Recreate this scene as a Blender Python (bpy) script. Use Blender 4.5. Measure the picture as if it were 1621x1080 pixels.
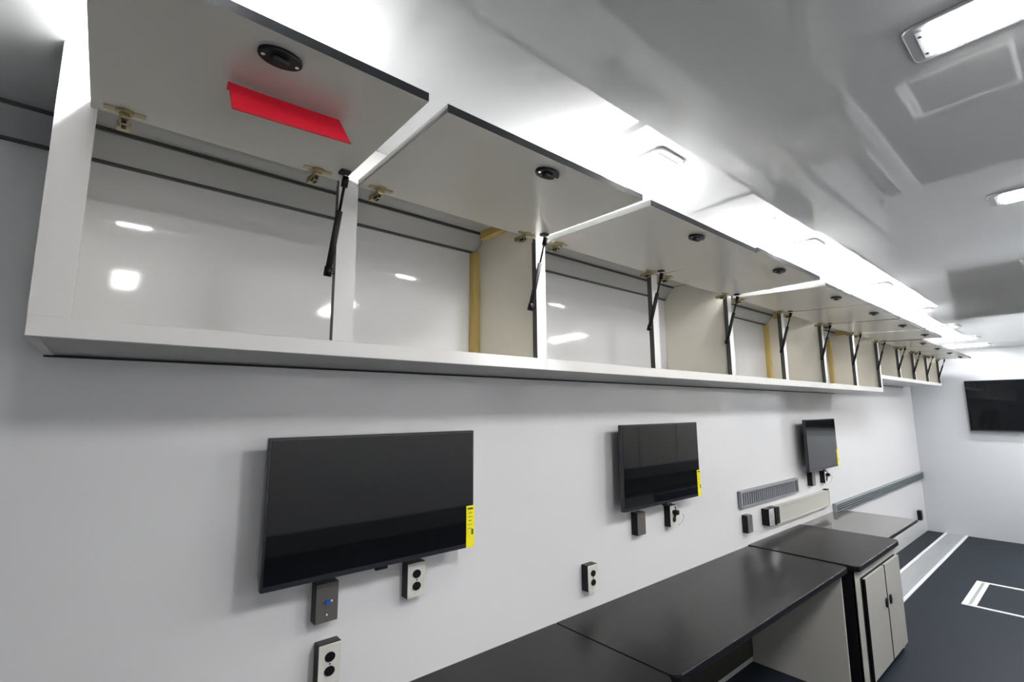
import bpy, bmesh, math
from mathutils import Vector, Matrix
for o in list(bpy.data.objects): bpy.data.objects.remove(o, do_unlink=True)
S = bpy.context.scene
COL = S.collection

# ------------------------------------------------------------------ camera
cam_d = bpy.data.cameras.new('camera'); cam = bpy.data.objects.new('camera', cam_d); COL.objects.link(cam)
YAW, PITCH, ROLL = math.radians(49.9718), math.radians(8.1256), math.radians(-0.4071)
fw = Vector((math.cos(YAW)*math.cos(PITCH), math.sin(YAW)*math.cos(PITCH), math.sin(PITCH)))
r0 = Vector((math.sin(YAW), -math.cos(YAW), 0)); u0 = r0.cross(fw)
rt = math.cos(ROLL)*r0 + math.sin(ROLL)*u0; up = -math.sin(ROLL)*r0 + math.cos(ROLL)*u0
M = Matrix((rt, up, -fw)).transposed().to_4x4(); M.translation = Vector((0, -1.6802, 1.6772))
cam.matrix_world = M
cam_d.sensor_fit = 'HORIZONTAL'; cam_d.sensor_width = 36; cam_d.lens = 768.15*36/1621
cam_d.clip_start = 0.02; cam_d.clip_end = 60
S.camera = cam

# ------------------------------------------------------------------ world, exposure, lamp power
w = bpy.data.worlds.new('world'); S.world = w; w.use_nodes = True
w.node_tree.nodes['Background'].inputs[0].default_value = (0.5, 0.55, 0.6, 1)
w.node_tree.nodes['Background'].inputs[1].default_value = 0.02
S.view_settings.view_transform = 'Standard'; S.view_settings.look = 'None'
S.view_settings.gamma = 1; S.view_settings.use_curve_mapping = False
S.view_settings.exposure = 1.41
LAMP = 53.0                      # radiance of the LED diffusers
LAMP_COL = (1.0, 0.985, 0.97)

# ------------------------------------------------------------------ sizes (metres; x along the left wall, y=0 that wall, room at -y)
XE, XB, YR, ZC = 8.854, -3.6, -2.47, 2.43
CY = -0.413                      # front plane of the overhead cabinets

# ------------------------------------------------------------------ materials
def mat(name, col, rough=.5, metal=0, spec=.5, emit=None, bump=None, coat=0, var=None, aniso=None):
    m = bpy.data.materials.new(name); m.use_nodes = True; nt = m.node_tree
    b = nt.nodes['Principled BSDF']
    b.inputs['Base Color'].default_value = (*col, 1); b.inputs['Roughness'].default_value = rough
    b.inputs['Metallic'].default_value = metal; b.inputs['Specular IOR Level'].default_value = spec
    b.inputs['Coat Weight'].default_value = coat; b.inputs['Coat Roughness'].default_value = .03
    if emit:
        b.inputs['Emission Color'].default_value = (*LAMP_COL, 1); b.inputs['Emission Strength'].default_value = emit
    tc = nt.nodes.new('ShaderNodeTexCoord')
    if bump:
        layers = bump if isinstance(bump, list) else [bump]
        prev = None
        for (scale, strength, dist, stretch) in layers:
            mp = nt.nodes.new('ShaderNodeMapping'); mp.inputs['Scale'].default_value = stretch
            n = nt.nodes.new('ShaderNodeTexNoise'); n.inputs['Scale'].default_value = scale; n.inputs['Detail'].default_value = 1.5
            bp = nt.nodes.new('ShaderNodeBump'); bp.inputs['Strength'].default_value = strength; bp.inputs['Distance'].default_value = dist
            nt.links.new(tc.outputs['Object'], mp.inputs[0]); nt.links.new(mp.outputs[0], n.inputs['Vector'])
            nt.links.new(n.outputs['Fac'], bp.inputs['Height'])
            if prev: nt.links.new(prev.outputs[0], bp.inputs['Normal'])
            prev = bp
        nt.links.new(prev.outputs[0], b.inputs['Normal'])
        if coat: nt.links.new(prev.outputs[0], b.inputs['Coat Normal'])
    if var:
        scale, amt, stretch = var
        mp = nt.nodes.new('ShaderNodeMapping'); mp.inputs['Scale'].default_value = stretch
        n = nt.nodes.new('ShaderNodeTexNoise'); n.inputs['Scale'].default_value = scale; n.inputs['Detail'].default_value = 4
        mx = nt.nodes.new('ShaderNodeMix'); mx.data_type = 'RGBA'
        mx.inputs[6].default_value = (*[c*(1-amt) for c in col], 1); mx.inputs[7].default_value = (*[min(1, c*(1+amt)) for c in col], 1)
        nt.links.new(tc.outputs['Object'], mp.inputs[0]); nt.links.new(mp.outputs[0], n.inputs['Vector'])
        nt.links.new(n.outputs['Fac'], mx.inputs[0]); nt.links.new(mx.outputs[2], b.inputs['Base Color'])
    return m
ONE = (1, 1, 1)
m_wall = mat('white_panel', (.74, .745, .76), .07, bump=[(1.3, .16, .012, (1, 1, 1.6))], spec=.5)
m_ceil = mat('ceiling_gloss', (.54, .555, .56), .035, bump=[(1.6, .14, .012, (1, .5, 1))], spec=1.0)
m_endwall = mat('end_wall', (.53, .555, .585), .25, bump=[(1.2, .2, .01, ONE)])
m_floor = mat('rubber_floor', (.014, .020, .029), .5, bump=[(240, .25, .001, ONE)], var=(3, .12, ONE), spec=.14)
m_cab = mat('cabinet_white', (.70, .69, .675), .32, bump=[(3, .08, .004, ONE)])
m_cream = mat('cabinet_inside', (.86, .825, .73), .35, bump=[(4, .08, .004, ONE)])
m_door = mat('door_underside', (.76, .74, .68), .24, bump=[(5, .08, .003, ONE)])
m_doortop = mat('door_face', (.74, .74, .74), .3)
m_band = mat('edge_band', (.016, .018, .022), .5, spec=.25)
m_stileb = mat('stile_edge', (.085, .085, .08), .4, spec=.3)
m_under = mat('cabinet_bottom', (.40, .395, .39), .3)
m_bandg = mat('edge_band_grey', (.075, .078, .075), .5, spec=.25)
m_black = mat('black_plastic', (.006, .006, .008), .35, spec=.25)
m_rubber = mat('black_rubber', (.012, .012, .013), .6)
m_screen = mat('screen_glass', (.005, .006, .007), .04, spec=.36)
m_bezel = mat('bezel', (.022, .024, .032), .22)
m_steel = mat('steel_plate', (.80, .79, .74), .30, metal=.25, var=(30, .1, (1, 1, .1)))
m_dsteel = mat('dark_steel_plate', (.20, .19, .18), .32, metal=.5, var=(30, .1, (1, 1, .1)))
m_chrome = mat('chrome', (.8, .8, .8), .12, metal=1)
m_brass = mat('hinge_metal', (.42, .36, .22), .32, metal=1)
m_alu = mat('aluminium', (.46, .48, .50), .33, metal=.5, var=(14, .12, (.1, 1, 1)))
m_alul = mat('aluminium_edge', (.82, .84, .86), .35, metal=.1)
m_counter = mat('worktop_black', (.010, .0092, .0096), .34, bump=[(260, .15, .0006, ONE)], spec=.22, var=(5, .15, ONE))
m_edge = mat('worktop_edge', (.007, .0075, .010), .4, spec=.2)
m_glint = mat('worktop_highlight', (.07, .07, .075), .22, spec=.8)  # paler and glossier than the worktop, to draw its edge highlight
m_panel = mat('desk_panel', (.50, .49, .46), .38, var=(3, .05, ONE))
m_deskshade = mat('under_desk_shade', (.045, .045, .032), .5)  # dark olive stands in for the shade on the wall below the desks
m_bdoor = mat('base_door', (.45, .445, .42), .4)
m_shelf = mat('grey_laminate', (.13, .124, .122), .08, spec=.6)
m_vent = mat('vent_grey', (.16, .185, .205), .45)
m_ventl = mat('vent_frame_grey', (.27, .29, .31), .4)
m_race = mat('beige_raceway', (.50, .50, .46), .38)
m_yellow = mat('yellow_label', (.86, .78, .01), .5)
m_ink = mat('label_ink', (.05, .05, .02), .6)
m_red = mat('red_strip', (.80, .006, .03), .35)
m_wood = mat('pine_cleat', (.62, .46, .16), .55, var=(18, .25, (1, 1, .08)))
m_seam = mat('seam_dark', (.085, .085, .085), .5)
m_cove = mat('cove_trim', (.48, .49, .50), .3)
m_blue = mat('blue_jack', (.01, .10, .5), .35)
m_white = mat('white_plastic', (.78, .78, .76), .35)
m_navy = mat('navy_drawer', (.018, .028, .085), .35)
m_lensd = mat('lamp_diffuser_dimmed', (.9, .9, .9), .3, emit=LAMP*.33)
m_lens = mat('lamp_diffuser', (.9, .9, .9), .3, emit=LAMP)
m_lampf = mat('lamp_housing', (.55, .57, .58), .25, metal=.4)

# ------------------------------------------------------------------ mesh helpers
class MB:
    def __init__(s): s.bm = bmesh.new(); s.mats = []
    def mi(s, m):
        if m not in s.mats: s.mats.append(m)
        return s.mats.index(m)
    def box(s, x0, x1, y0, y1, z0, z1, m, bev=0, seg=2, mtx=None, faces=None):
        b = bmesh.new(); bmesh.ops.create_cube(b, size=1)
        for v in b.verts:
            v.co = Vector(((x0+x1)/2+v.co.x*(x1-x0), (y0+y1)/2+v.co.y*(y1-y0), (z0+z1)/2+v.co.z*(z1-z0)))
        i = s.mi(m)
        for f in b.faces: f.material_index = i
        if faces:                                  # {'-x': mat,...}
            b.normal_update()
            for f in b.faces:
                for k, mm in faces.items():
                    if f.normal['xyz'.index(k[1])]*(1 if k[0] == '+' else -1) > .9: f.material_index = s.mi(mm)
        if bev: bmesh.ops.bevel(b, geom=list(b.edges), offset=bev, segments=seg, affect='EDGES', profile=.5)
        s.merge(b, mtx); return s
    def merge(s, b, mtx=None):
        if mtx is not None: bmesh.ops.transform(b, matrix=mtx, verts=b.verts)
        me = bpy.data.meshes.new('t'); b.to_mesh(me); b.free(); s.bm.from_mesh(me); bpy.data.meshes.remove(me)
    def prism(s, pts, z0, z1, m, axis='z', mtx=None, bev=0):
        b = bmesh.new()
        def P(p, z): return {'z': (p[0], p[1], z), 'x': (z, p[0], p[1]), 'y': (p[0], z, p[1])}[axis]
        a = [b.verts.new(P(p, z0)) for p in pts]; c = [b.verts.new(P(p, z1)) for p in pts]
        n = len(pts); b.faces.new(a); b.faces.new(c[::-1])
        for k in range(n): b.faces.new((a[k], c[k], c[(k+1) % n], a[(k+1) % n]))
        bmesh.ops.recalc_face_normals(b, faces=b.faces)
        if bev:
            e = [e for e in b.edges if all(abs(v.co['xyz'.index(axis)]-z1) < 1e-6 for v in e.verts) or all(abs(v.co['xyz'.index(axis)]-z0) < 1e-6 for v in e.verts)]
            bmesh.ops.bevel(b, geom=e, offset=bev, segments=2, affect='EDGES', profile=.5)
        i = s.mi(m)
        for f in b.faces: f.material_index = i
        s.merge(b, mtx); return s
    def cyl(s, p, q, r, m, n=14, r2=None):
        p, q = Vector(p), Vector(q); d = q-p; b = bmesh.new()
        bmesh.ops.create_cone(b, cap_ends=True, segments=n, radius1=r, radius2=r if r2 is None else r2, depth=d.length)
        i = s.mi(m)
        for f in b.faces: f.material_index = i; f.smooth = len(f.verts) == 4
        s.merge(b, Matrix.Translation((p+q)/2) @ d.to_track_quat('Z', 'Y').to_matrix().to_4x4()); return s
    def tube(s, pts, r, m, n=8):
        for a, c in zip(pts, pts[1:]): s.cyl(a, c, r, m, n)
        for a in pts[1:-1]:
            b = bmesh.new(); bmesh.ops.create_uvsphere(b, u_segments=n, v_segments=6, radius=r, matrix=Matrix.Translation(a))
            i = s.mi(m)
            for f in b.faces: f.material_index = i; f.smooth = True
            s.merge(b)
        return s
    def build(s, name, parent=None, loc=None, sub=None):
        """vertices are written in the frame of the thing"""
        me = bpy.data.meshes.new(name); s.bm.to_mesh(me); s.bm.free()
        for m in s.mats: me.materials.append(m)
        o = bpy.data.objects.new(name, me); COL.objects.link(o)
        if parent: o.parent = parent
        if loc: o.location = loc
        return o
def rr(cx, cy, w_, h, r, n=5):                     # rounded rectangle outline
    out = []
    for (sx, sy, a0) in ((1, 1, 0), (-1, 1, 90), (-1, -1, 180), (1, -1, 270)):
        for k in range(n+1):
            a = math.radians(a0+90*k/n); out.append((cx+sx*(w_/2-r)+r*math.cos(a), cy+sy*(h/2-r)+r*math.sin(a)))
    return out
def oval(cx, cy, a, b, n=24): return [(cx+a*math.cos(2*math.pi*k/n), cy+b*math.sin(2*math.pi*k/n)) for k in range(n)]
def tag(o, label=None, cat=None, group=None, kind=None):
    if label: o['label'] = label
    if cat: o['category'] = cat
    if group: o['group'] = group
    if kind: o['kind'] = kind
    return o
def thing(name, label, cat, loc=(0, 0, 0), group=None):
    o = bpy.data.objects.new(name, None); COL.objects.link(o); o.location = loc; o.empty_display_size = .1
    return tag(o, label, cat, group)
def dup(root, loc, label=None, group=None):
    r = root.copy(); COL.objects.link(r); r.location = loc
    if label: r['label'] = label
    if group: r['group'] = group
    for ch in list(root.children):
        c = ch.copy(); COL.objects.link(c); c.parent = r
        for g in list(ch.children):
            d = g.copy(); COL.objects.link(d); d.parent = c
    return r
def struct(name, mb, parent=None):
    o = mb.build(name, parent)
    if not parent: o['kind'] = 'structure'
    return o

# ------------------------------------------------------------------ the setting
T = .06
struct('floor', MB().box(XB-T, XE+T, YR-T, T, -T, 0, m_floor))
struct('ceiling', MB().box(XB-T, XE+T, YR-T, T, ZC, ZC+T, m_ceil))
struct('wall_left', MB().box(XB-T, XE+T, 0, T, 0, ZC, m_wall))
struct('wall_right', MB().box(XB-T, XE+T, YR-T, YR, 0, ZC, m_wall))
struct('wall_far', MB().box(XE, XE+T, YR, 0, 0, ZC, m_endwall))
struct('wall_back', MB().box(XB-T, XB, YR, 0, 0, ZC, m_endwall))
# cove trim where the left wall meets the ceiling, with a dark joint along each edge
c = struct('trim_1', MB().prism([(0, 2.362), (-.012, 2.362), (-.068, 2.418), (-.068, ZC), (0, ZC)], XB, XE, m_cove, axis='x'))
j = MB().box(XB, XE, -.0145, 0, 2.356, 2.362, m_seam); j.build('joint_line', c)
j = MB().box(XB, XE, -.074, -.068, 2.421, ZC, m_seam); j.build('joint_line', c)
bb = struct('baseboard_left', MB().box(XB, 3.49, -.010, 0, 0, .035, m_alul))

# ------------------------------------------------------------------ overhead cabinets
def door(parent, x0, x1, length, hz, tz, first=False, big=False):
    """flap door standing open, hinged at the top rail; frame of the cabinet"""
    ang = math.atan2(tz-hz, length)
    mtx = Matrix.Translation((0, CY-.004, hz)) @ Matrix.Rotation(-ang, 4, 'X')
    th = .019
    d = MB().box(x0, x1, -length, 0, 0, th, m_door, faces={'+z': m_doortop, '-y': m_band, '-x': m_bandg, '+x': m_bandg}, mtx=mtx).build('door', parent)
    # latch plate below the door, its lock face above
    lx = (x0+x1)/2 if not first else .189
    ly = -length+.055
    a = MB().prism(oval(lx, ly, .037, .025), -.008, 0, m_black, mtx=mtx, bev=.002)
    a.prism(rr(lx, ly, .030, .018, .006), -.016, -.007, m_rubber, mtx=mtx, bev=.002)
    for sx in (-1, 1): a.prism(oval(lx+sx*.028, ly, .0035, .0035, 10), -.0095, -.0075, m_chrome, mtx=mtx)
    a.build('latch', d)
    MB().prism(oval(lx, ly, .017, .017, 18), th, th+.006, m_chrome, mtx=mtx, bev=.0015).prism(rr(lx, ly, .012, .003, .001, 2), th+.005, th+.008, m_black, mtx=mtx).build('lock_face', d)
    for hx in (x0+.055, x1-.075):
        h = MB().box(hx-.035, hx+.035, -.035, -.020, -.003, 0, m_brass, mtx=mtx, bev=.0008)
        h.prism(oval(hx, -.030, .016, .013, 16), -.006, 0, m_brass, mtx=mtx)
        h.box(hx-.009, hx+.009, -.032, .012, -.016, -.005, m_brass, mtx=mtx, bev=.002)
        h.box(hx-.006, hx+.006, -.020, .004, -.026, -.012, m_rubber, mtx=mtx, bev=.002)
        h.box(hx-.012, hx+.012, .006, .026, -.022, -.006, m_brass, mtx=mtx, bev=.002)
        h.build('hinge', d)
    return d, mtx
def strut(parent, xs, hz, tz, length, low):
    ang = math.atan2(tz-hz, length)
    top = Vector((xs+.006, CY-.066, hz-.022)); bot = Vector((xs-.004, CY+.004, low))
    dirn = (top-bot).normalized(); L = (top-bot).length
    s = MB().cyl(bot+dirn*.012, bot+dirn*(L*.66), .0085, m_rubber).build('gas_strut', parent)
    MB().cyl(bot+dirn*(L*.66), top-dirn*.008, .0038, m_black, 10).build('rod', s)
    e = MB().cyl(top-dirn*.02, top+dirn*.008, .0085, m_black, 12).cyl(top, top+Vector((0, 0, .024)), .005, m_chrome, 10)
    e.box(top.x-.016, top.x+.010, top.y-.014, top.y+.012, top.z+.014, top.z+.026, m_rubber, bev=.003)
    e.build('end_fitting', s)
    e = MB().cyl(bot-dirn*.012, bot+dirn*.014, .0105, m_black, 12).cyl(bot, bot+Vector((.022, .006, 0)), .0045, m_chrome, 10)
    e.build('end_fitting', s)
def cabinet(xl, xr, stiles, doors, zb, zr, label, length, left_end, cleat=False, hz=2.303, low=2.045, right_end=False):
    t = thing('overhead_cabinet', label, 'cabinet', (0, 0, 0), 'open overhead cabinets on the left wall')
    th = .019
    # bottom board, with a dark strip painting the shadow gap at the wall
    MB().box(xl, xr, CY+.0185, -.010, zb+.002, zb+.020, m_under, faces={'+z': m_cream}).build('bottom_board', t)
    MB().box(xl, xr, -.010, 0, zb-.004, zb+.012, m_rubber).build('gap_shade_strip', t)
    MB().box(xl, xr, CY, CY+.018, zb, zr, m_cab, bev=.0012).build('bottom_rail', t)
    MB().box(xl, xr, CY, CY+.018, hz+.0245, ZC, m_cab, bev=.0012).build('top_rail', t)
    for (a, b) in stiles:
        MB().box(a, b, CY, CY+.018, zr, hz+.0245, m_cab, faces={'-x': m_stileb}).build('stile', t)
        MB().box(a+.001, a+.004, CY+.018, CY+.024, zr, hz-.004, m_bandg).build('edge_strip', t)
    if left_end: MB().box(xl, xl+th, CY+.018, 0, zb, ZC, m_cab, faces={'+x': m_cream}).build('side_panel', t)
    MB().box(xr-.026, xr-.008, CY+.0185, -.001, zb+.020, ZC-.001, m_cream, faces=({'+x': m_cab} if right_end else None)).build('side_panel', t)
    if cleat:
        MB().box(xr-.058, xr-.027, -.034, -.001, zb+.021, 2.355, m_wood, bev=.002).build('corner_cleat', t)
        MB().box(xr-.058, xr-.027, -.34, -.079, ZC-.034, ZC-.001, m_wood, bev=.002).build('corner_cleat', t)
    for (a, b, tz, st) in doors:
        d, mtx = door(t, a, b, length, hz, tz, first=(a < 0))
        if a < 0:                                   # the red strip hanging from the first flap
            r = MB()
            r.prism([(.130, 2.288), (.338, 2.296), (.366, 2.252), (.139, 2.240)], -.708, -.702, m_red, axis='y', bev=.001)
            r.box(.130, .338, -.702, -.688, 2.284, 2.293, m_red)
            tag(r.build('red_strip', d), 'bright red plastic strip hanging below the flap')
        strut(t, st, hz, tz, length, low)
    return t
x0, p = -.2574, .732
D = [x0+p*i for i in range(9)]
HW = .023
LEN = .465
cabinet(-.122, D[2]+HW, [(-.122, -.060), (D[1]-.026, D[1]+.028), (D[2]-HW, D[2]+HW)],
        [(-.070, .455, 2.297, D[1]-.040), (.500, 1.184, 2.293, D[2]-.046)], 1.822, 1.862,
        'nearest open overhead cabinet, with a red strip under its first flap', LEN, True, cleat=True)
cabinet(D[2]+HW+.0005, D[4]+HW, [(D[3]-HW, D[3]+HW), (D[4]-HW, D[4]+HW)],
        [(1.224, 1.948, 2.289, D[3]-.046), (1.958, 2.646, 2.298, D[4]-.046)], 1.822, 1.862,
        'second open overhead cabinet from the camera, above the middle television', LEN, False)
cabinet(D[4]+HW+.0005, D[6]+HW, [(D[5]-HW, D[5]+HW), (D[6]-HW, D[6]+HW)],
        [(2.712, 3.396, 2.279, D[5]-.046), (3.410, 4.126, 2.280, D[6]-.046)], 1.822, 1.862,
        'third open overhead cabinet, above the grey wall grille', LEN, False, cleat=True)
cabinet(D[6]+HW+.0005, D[8]+HW, [(D[7]-HW, D[7]+HW), (D[8]-HW, D[8]+HW)],
        [(4.142, 4.858, 2.278, D[7]-.046), (4.872, 5.585, 2.278, D[8]-.046)], 1.822, 1.862,
        'fourth open overhead cabinet, last of the deeper ones, above the furthest side television', LEN, False, cleat=True, right_end=True)
G = [5.66, 6.353, 7.020, 7.690, 8.392]
cabinet(D[8]+HW+.0005, G[2]+.02, [(G[1]-.02, G[1]+.02), (G[2]-.02, G[2]+.02)],
        [(5.69, 6.345, 2.287, G[1]-.04), (6.357, 7.012, 2.287, G[2]-.04)], 1.950, 1.985,
        'shallow open overhead cabinet that starts where the deeper row ends', .315, False, low=2.075)
cabinet(G[2]+.0205, G[4]+.02, [(G[3]-.02, G[3]+.02), (G[4]-.02, G[4]+.02)],
        [(7.026, 7.682, 2.287, G[3]-.04), (7.696, 8.395, 2.287, G[4]-.04)], 1.950, 1.985,
        'furthest shallow open overhead cabinet, nearest the end wall', .315, False, low=2.075, right_end=True)

# ------------------------------------------------------------------ ceiling lamps
def lamp_proto():
    t = thing('ceiling_lamp', 'x', 'lamp', (0, 0, ZC), 'ceiling lamps')
    L, W = .52, .140
    b = bmesh.new()
    f = MB().prism(rr(0, 0, W, L, .02), -.008, 0, m_lampf, bev=.003); f.build('housing', t)
    MB().prism(rr(0, 0, .100, .446, .008), -.0130, -.0081, m_lens, bev=.002).build('diffuser', t)
    for sy in (-1, 1):
        e = MB(); e.box(-.052, .052, sy*.2345-.006, sy*.2345+.006, -.0105, -.0081, m_alul)
        for sx in (-1, 1): e.cyl((sx*.035, sy*.2345, -.0115), (sx*.035, sy*.2345, -.010), .004, m_chrome, 10)
        e.build('end_clip', t)
    return t
L0 = lamp_proto()
names_l = ['nearest', 'second', 'third', 'fourth', 'fifth', 'sixth', 'seventh', 'furthest']
xs = [.04+1.2*i for i in range(7)]+[8.15]
first = True
for i, x in enumerate(xs):
    for row, y in (('left', -.70), ('right', -1.77)):
        lab = 'long white LED lamp in the ceiling, %s of the row %s' % (names_l[i], 'above the open flaps' if row == 'left' else 'nearer the right wall')
        if row == 'right' and i == 1: lab = 'bright LED lamp in the ceiling at the top right corner of the view'
        if row == 'right' and i == 2: lab = 'small-looking LED lamp in the ceiling at the right edge, below the brighter one'
        if first: L0.location = (x, y, ZC); L0['label'] = lab; first = False
        else:
            o = dup(L0, (x, y, ZC), lab)
            if row == 'right' and i == 0:              # this one is dimmed
                for ch in o.children:
                    if ch.name.startswith('diffuser'): ch.data = ch.data.copy(); ch.data.materials[0] = m_lensd

# ------------------------------------------------------------------ televisions
def tv(label, loc, W=.742, H=.434, rot=0, sticker=True, thick=.045, gap=.055):
    """origin at the wall, bottom left of the set; x right, -y to the room"""
    t = thing('television', label, 'television', loc)
    t.rotation_euler = (0, 0, rot)
    yf = -(gap+thick)
    MB().box(0, W, yf+.002, yf+.024, 0, H, m_bezel, bev=.003).build('housing', t)
    s = MB().box(.008, W-.008, yf, yf+.003, .016, H-.008, m_screen).build('screen', t)
    MB().box(W*.12, W*.88, yf+.023, -gap+.006, H*.06, H*.72, m_black, bev=.008).build('rear_cover', t)
    MB().box(W*.36, W*.64, -gap+.005, 0, H*.28, H*.68, m_rubber, bev=.002).build('wall_bracket', t)
    MB().box(W*.5-.022, W*.5+.022, yf+.002, yf+.016, -.010, .004, m_black, bev=.003).build('sensor', t)
    MB().box(.004, W-.004, yf-.0012, yf+.002, .001, .014, m_bezel).build('lower_trim', t)
    if sticker:
        st = MB().box(W-.036, W+.001, yf-.0022, yf-.0006, .001, .152, m_yellow)
        st.box(W-.0015, W+.0008, yf-.001, yf+.020, .001, .152, m_yellow)
        for k, (a, b2, h) in enumerate(((.006, .030, .006), (.008, .026, .002), (.006, .028, .002), (.010, .022, .003), (.006, .028, .0015), (.006, .024, .0015))):
            z = .138-.014*k; st.box(W-.036+a, W-.036+b2, yf-.0026, yf-.0021, z, z+h, m_ink)
        st.box(W-.013, W-.005, yf-.0028, yf-.0021, .046, .066, m_ink)
        st.build('energy_label', t)
    return t
tv('large flat television nearest the camera, above the front worktop', (.388, 0, 1.166))
tv('middle flat television on the left wall, seen at a slant', (2.058, 0, 1.163))
tv('furthest television on the left wall, above the beige cover panel', (4.525, 0, 1.150), .72, .430)
tv('wide black television hanging on the far end wall', (XE-.003, -.585, 1.368), 1.16, .652, rot=-math.pi/2, sticker=False, gap=.04, thick=.04)

# ------------------------------------------------------------------ outlets and plates
def outlet(label, x, z, W=.072, H=.118, D_=.040, kind='duplex', name='power_outlet', cat='outlet', plate=m_steel):
    """x, z: left and bottom of the box on the wall"""
    t = thing(name, label, cat, (x+W/2, 0, z+H/2))
    MB().box(-W/2, W/2, -D_, 0, -H/2, H/2, m_black, bev=.002).build('box', t)
    f = MB().box(-W/2+.001, W/2-.001, -D_-.003, -D_, -H/2+.001, H/2-.001, plate, bev=.001).build('face_plate', t)
    if kind == 'duplex':
        for s in (-1, 1):
            r = MB().prism(oval(0, s*.0205, .0165, .0145, 20), -D_-.006, -D_-.0025, m_black, axis='y', bev=.001)
            for sx in (-1, 1): r.box(sx*.006-.001, sx*.006+.001, -D_-.0066, -D_-.0058, s*.0205-.001, s*.0205+.007, m_rubber)
            r.build('socket', t)
        MB().cyl((0, -D_-.005, 0), (0, -D_-.0025, 0), .003, m_chrome, 10).build('screw', f)
    elif kind == 'jack':
        MB().cyl((0, -D_-.008, .002), (0, -D_-.0025, .002), .0075, m_blue, 14).build('blue_jack', t)
        MB().cyl((.014, -D_-.005, .003), (.014, -D_-.0025, .003), .003, m_white, 10).cyl((0, -D_-.005, -.036), (0, -D_-.0025, -.036), .003, m_white, 10).build('screw', f)
    elif kind == 'blank':
        MB().cyl((0, -D_-.005, .03), (0, -D_-.0025, .03), .003, m_chrome, 10).cyl((0, -D_-.005, -.03), (0, -D_-.0025, -.03), .003, m_chrome, 10).build('screw', f)
    return t
outlet('dark steel plate with a blue jack below the left of the nearest television', .566, 1.018, kind='jack', name='jack_plate', cat='wall plate', plate=m_dsteel)
outlet('double power outlet just below the nearest television', .884, 1.018)
outlet('double power outlet at the bottom of the view, lowest and nearest on the wall', .582, .834)
outlet('double power outlet by itself on the wall above the long worktop', 1.836, .822)
outlet('dark blank plate under the left of the middle television', 2.240, 1.010, kind='blank', name='blank_plate', cat='wall plate', plate=m_dsteel)
CO = [outlet('power outlet with a cord under the middle television', 2.552, 1.008)]
outlet('dark steel blank plate below the left end of the grey grille', 3.496, .822, kind='blank', name='blank_plate', cat='wall plate', plate=m_dsteel)
outlet('chrome plate on a deep black box touching the beige cover panel', 3.806, .826, W=.085, D_=.055, kind='blank', name='switch_plate', cat='wall plate', plate=m_chrome)
outlet('black box next to the chrome plate at the panel end', 3.900, .826, W=.075, D_=.06, kind='duplex', plate=m_black)
outlet('dark blank plate hanging below the left of the furthest side television', 4.740, 1.012, H=.13, kind='blank', name='blank_plate', cat='wall plate', plate=m_dsteel)
CO.append(outlet('power outlet with a cord under the furthest side television', 5.040, 1.008, H=.105))
outlet('small black power outlet low on the wall near the far corner', 8.380, .205, W=.085, H=.12, plate=m_black)
def cord(root, s=1):
    t = MB().cyl((0, -.008, 0), (0, .002, 0), .006, m_black).build('power_cord', root, (0, -.046, .0)); t['label'] = 'looped white cord with black plug'
    MB().box(-.012, .014, -.026, 0, .008, .034, m_black, bev=.004).build('plug', t)
    pts = [Vector((.010+s*.055*math.sin(a)*.9, -.022-.004*math.sin(2*a), .018-s*.032*(1-math.cos(a)))) for a in [k*math.pi/9 for k in range(10)]]
    MB().tube(pts, .0028, m_white).build('cable', t)
    MB().tube([Vector((0, -.012, .034)), Vector((.006, -.006, .046)), Vector((.02, .02, .056)), Vector((.03, .043, .062))], .003, m_black).build('cable', t)
    return t

for o in CO: cord(o)

# ------------------------------------------------------------------ wall grilles and beige cover
def grille(name, label, x0_, x1_, z0, z1, step, cat='vent', d=.028):
    t = thing(name, label, cat, (x0_, 0, z0)); W = x1_-x0_; H = z1-z0
    MB().box(0, W, -.006, 0, 0, H, m_vent).build('back_plate', t)
    f = MB().box(0, W, -d, 0, H-.014, H, m_ventl, bev=.001).box(0, W, -d, 0, 0, .010, m_ventl, bev=.001)
    f.box(0, .012, -d, 0, .010, H-.014, m_ventl).box(W-.012, W, -d, 0, .010, H-.014, m_ventl).build('frame', t)
    n = int((W-.03)/step); proto = None
    for k in range(n):
        x = .02+step*k
        if proto is None:
            proto = MB().box(-.005, .005, -d+.004, -.006, .010, H-.014, m_ventl).build('fin', t, (x, 0, 0))
        else:
            o = proto.copy(); COL.objects.link(o); o.parent = t; o.location = (x, 0, 0)
    return t
grille('wall_grille', 'short grey finned grille above the beige cover panel', 3.456, 4.470, .992, 1.104, .034)
t = thing('wall_raceway', 'long grey ribbed raceway running low to the far corner', 'raceway', (5.295, 0, .700)); W = XE-.002-5.295
MB().box(0, W, -.010, 0, 0, .092, m_vent).build('back_plate', t)
for z, h in ((0, .012), (.022, .010), (.042, .010), (.062, .010), (.080, .012)):
    MB().box(0, W, -.030, -.010, z, z+h, m_ventl if z > .07 else m_vent, bev=.001).build('rib', t)
MB().box(-.006, 0, -.032, 0, -.003, .096, m_ventl).build('end_cap', t)
t = thing('cover_panel', 'long beige cover panel on the wall below the grey grille', 'panel', (3.985, 0, .802))
MB().box(0, 1.150, -.030, 0, 0, .140, m_race, bev=.003).build('cover', t)
MB().box(0, 1.150, -.036, -.030, .002, .012, m_race).box(0, 1.150, -.036, -.030, .128, .138, m_race).build('lip', t)
MB().box(1.150, 1.162, -.036, 0, -.002, .143, m_alul).build('end_cap', t)
MB().box(1.09, 1.150, -.034, -.004, .1405, .148, m_rubber).build('clip', t)

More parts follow.
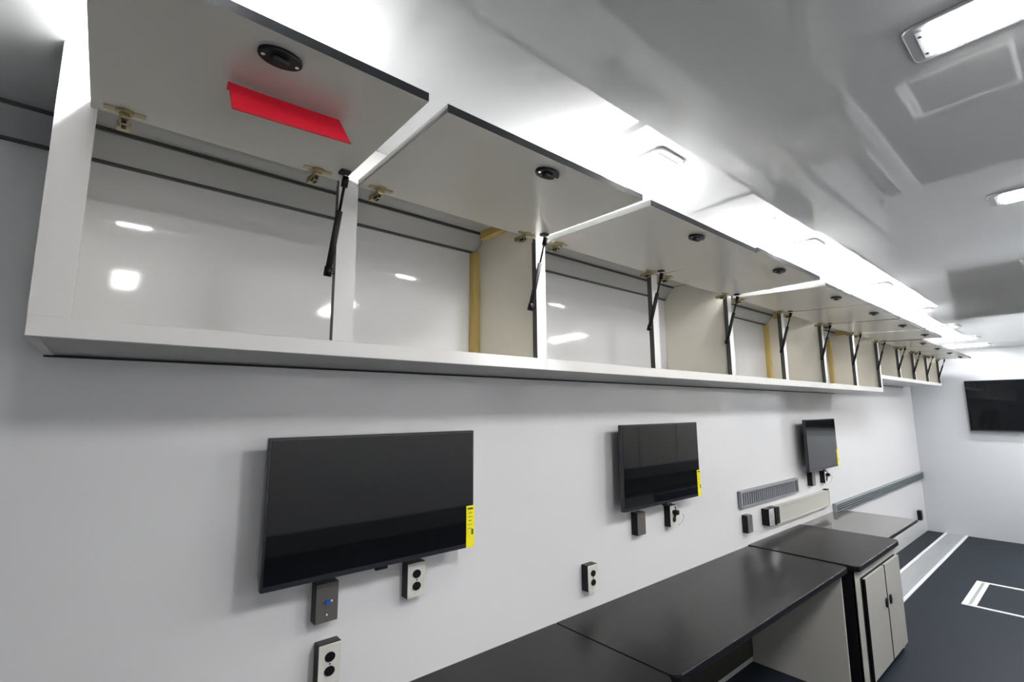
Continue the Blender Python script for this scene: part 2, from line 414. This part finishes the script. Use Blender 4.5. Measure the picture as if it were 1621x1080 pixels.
# ------------------------------------------------------------------ worktops
def top_outline(xa, xb, ya, yb, r, left=True, right=True):
    pts = [(xa, yb), (xb, yb)]
    def arc(cx, cy, a0, a1): return [(cx+r*math.cos(math.radians(a0+(a1-a0)*k/6)), cy+r*math.sin(math.radians(a0+(a1-a0)*k/6))) for k in range(7)]
    pts += arc(xb-r, ya+r, 0, -90) if right else [(xb, ya)]
    pts += arc(xa+r, ya+r, -90, -180) if left else [(xa, ya)]
    return pts
def worktop(xa, xb, ya, z, name, parent, th=.034, r=.035):
    o = MB().prism(top_outline(xa, xb, ya, -.001, r), z-th+.001, z, m_counter, bev=.0018)
    o = o.build('worktop', parent)
    e = MB().prism(top_outline(xa-.0006, xb+.0006, ya-.0012, -.001, r), z-th, z-.004, m_edge, bev=.003).build('edge_band', o)
    MB().box(xa+r, xb-r, ya-.0022, ya+.002, z-.0055, z-.0012, m_glint, bev=.0012).build('highlight_line', o)  # thin strip added to give the bright highlight along the front edge
    return o
KZ = .725
t = thing('desk', 'nearest black desk top, entering from the bottom of the view', 'desk', (0, 0, 0))
worktop(-.30, 1.652, -.605, KZ, 'a', t)
MB().box(-.27, -.25, -.56, -.001, 0, KZ-.034, m_panel).build('end_panel', t)
MB().box(1.615, 1.633, -.20, -.001, 0, KZ-.034, m_panel).build('end_panel', t)
MB().box(-.25, 1.615, -.016, -.0105, .036, KZ-.034, m_deskshade).build('shade_board', t)  # added board, its dark colour imitates the shaded wall under the desk
t = thing('desk', 'long black desk top with a cream end panel beside the base cabinet', 'desk', (0, 0, 0))
worktop(1.660, 3.552, -.605, KZ, 'b', t)
MB().box(3.492, 3.512, -.575, -.001, 0, KZ-.034, m_panel).build('end_panel', t)
MB().box(1.68, 1.698, -.20, -.001, 0, KZ-.034, m_panel).build('end_panel', t)
MB().box(1.698, 3.492, -.016, -.0105, .036, KZ-.034, m_deskshade).build('shade_board', t)  # same added board, shade under the long desk put into its colour
# base cabinet
t = thing('base_cabinet', 'cream two-door base cabinet under a black top', 'cabinet', (0, 0, 0))
worktop(3.560, 4.505, -.655, KZ+.006, 'c', t)
FY = -.625
MB().box(3.575, 3.595, FY, -.001, 0, KZ-.028, m_black).build('side_panel', t)
MB().box(4.466, 4.486, FY, -.001, 0, KZ-.028, m_bdoor).build('side_panel', t)
MB().box(3.595, 4.466, -.56, -.001, .06, .08, m_bdoor).build('bottom_board', t)
MB().box(3.595, 4.466, FY+.05, FY+.065, 0, .06, m_rubber).build('kick_board', t)
fr = MB().box(3.575, 4.486, FY-.004, FY+.012, .64, KZ-.028, m_bdoor, bev=.001)
fr.box(3.575, 3.660, FY-.004, FY+.012, .03, .64, m_bdoor, bev=.001).box(4.462, 4.486, FY-.004, FY+.012, .03, .64, m_bdoor, bev=.001)
fr.build('face_frame', t)
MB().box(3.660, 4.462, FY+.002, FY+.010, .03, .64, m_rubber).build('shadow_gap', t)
for (a, b, hx) in ((3.700, 4.108, 4.075), (4.128, 4.484, 4.170)):
    d = MB().box(a, b, FY-.020, FY-.005, .045, .628, m_bdoor, faces={'-x': m_black, '+x': m_black}).build('door', t)
    MB().prism(oval(hx, .405, .018, .030, 18), FY-.030, FY-.019, m_black, axis='y', bev=.003).build('handle', d)
# drop-leaf shelf beyond the cabinet
t = thing('wall_shelf', 'glossy grey shelf on the wall beyond the black base cabinet', 'shelf', (0, 0, 0))
MB().prism(top_outline(4.512, 5.425, -.585, -.001, .01), KZ-.018, KZ, m_shelf).build('shelf_board', t)
MB().prism([(5.424, -.001), (5.430, -.001), (5.430, -.590), (4.512, -.590), (4.512, -.585), (5.424, -.585)], KZ-.020, KZ+.0005, m_edge).build('edge_band', t)
for x in (4.75, 5.2):
    MB().prism([(-.001, KZ-.018), (-.40, KZ-.018), (-.40, KZ-.035), (-.03, KZ-.30), (-.001, KZ-.30)], x, x+.02, m_white, axis='x').build('bracket', t)

# ------------------------------------------------------------------ floor track and hatch
t = thing('floor_track', 'wide aluminium track let into the floor along the left wall', 'floor track', (4.9, 0, 0))
MB().box(0, XE-.002-4.9, -.385, -.215, 0, .004, m_alu).build('track_plate', t)
MB().box(0, XE-.002-4.9, -.212, -.182, 0, .008, m_alul, bev=.002).build('edge_strip', t)
MB().box(0, XE-.002-4.9, -.418, -.388, 0, .008, m_alul, bev=.002).build('edge_strip', t)
t = thing('floor_hatch', 'rectangular floor hatch framed by white metal strips', 'floor hatch', (5.80, -.745, 0))
W, H = .86, .84
MB().box(.04, W-.04, -H+.04, -.09, 0, .003, m_floor).build('hatch_lid', t)
MB().box(0, W, -.040, 0, 0, .008, m_alul, bev=.002).build('frame_strip', t)
MB().box(.03, W-.03, -.060, -.041, 0, .004, m_alu).build('hinge_strip', t)
MB().box(.03, W-.03, -.092, -.061, 0, .007, m_alul, bev=.002).build('frame_strip', t)
MB().box(0, W, -H, -H+.04, 0, .008, m_alul, bev=.002).build('frame_strip', t)
MB().box(0, .032, -H+.041, -.041, 0, .008, m_alul, bev=.002).build('frame_strip', t)
MB().box(W-.032, W, -H+.041, -.041, 0, .008, m_alul, bev=.002).build('frame_strip', t)

# ------------------------------------------------------------------ right side of the room (seen only mirrored in the screens and the glossy walls)
t = thing('drawer_unit', 'navy drawer unit under a black top along the right wall', 'cabinet', (0, 0, 0))
Y0, Y1 = YR+.001, -1.93
MB().box(.6, 7.2, Y0, Y1+.03, KZ+.02, KZ+.06, m_counter, bev=.003).build('worktop', t)
MB().box(.62, 7.18, Y0, Y1-.002, 0, KZ+.02, m_black).build('carcass', t)
for k in range(9):
    xa = .64+k*.727
    for q in range(4):
        MB().box(xa, xa+.70, Y1-.002, Y1+.016, .05+q*.172, .05+q*.172+.150, m_bdoor if k == 5 else m_navy, bev=.003).build('drawer', t)
        if k > 5: MB().box(xa+.02, xa+.68, Y1+.0165, Y1+.026, .05+q*.172+.128, .05+q*.172+.142, m_alu, bev=.002).build('pull', t)
t = thing('wall_cupboard', 'row of closed pale cupboards on the right wall, seen mirrored in the screens', 'cupboard', (0, 0, 0))
MB().box(3.4, 7.5, YR+.001, YR+.32, .98, 2.10, m_bdoor).build('carcass', t)
for k in range(5): MB().box(3.41+k*.82, 3.41+k*.82+.79, YR+.3205, YR+.34, .985, 2.095, m_bdoor, bev=.004).build('door', t)
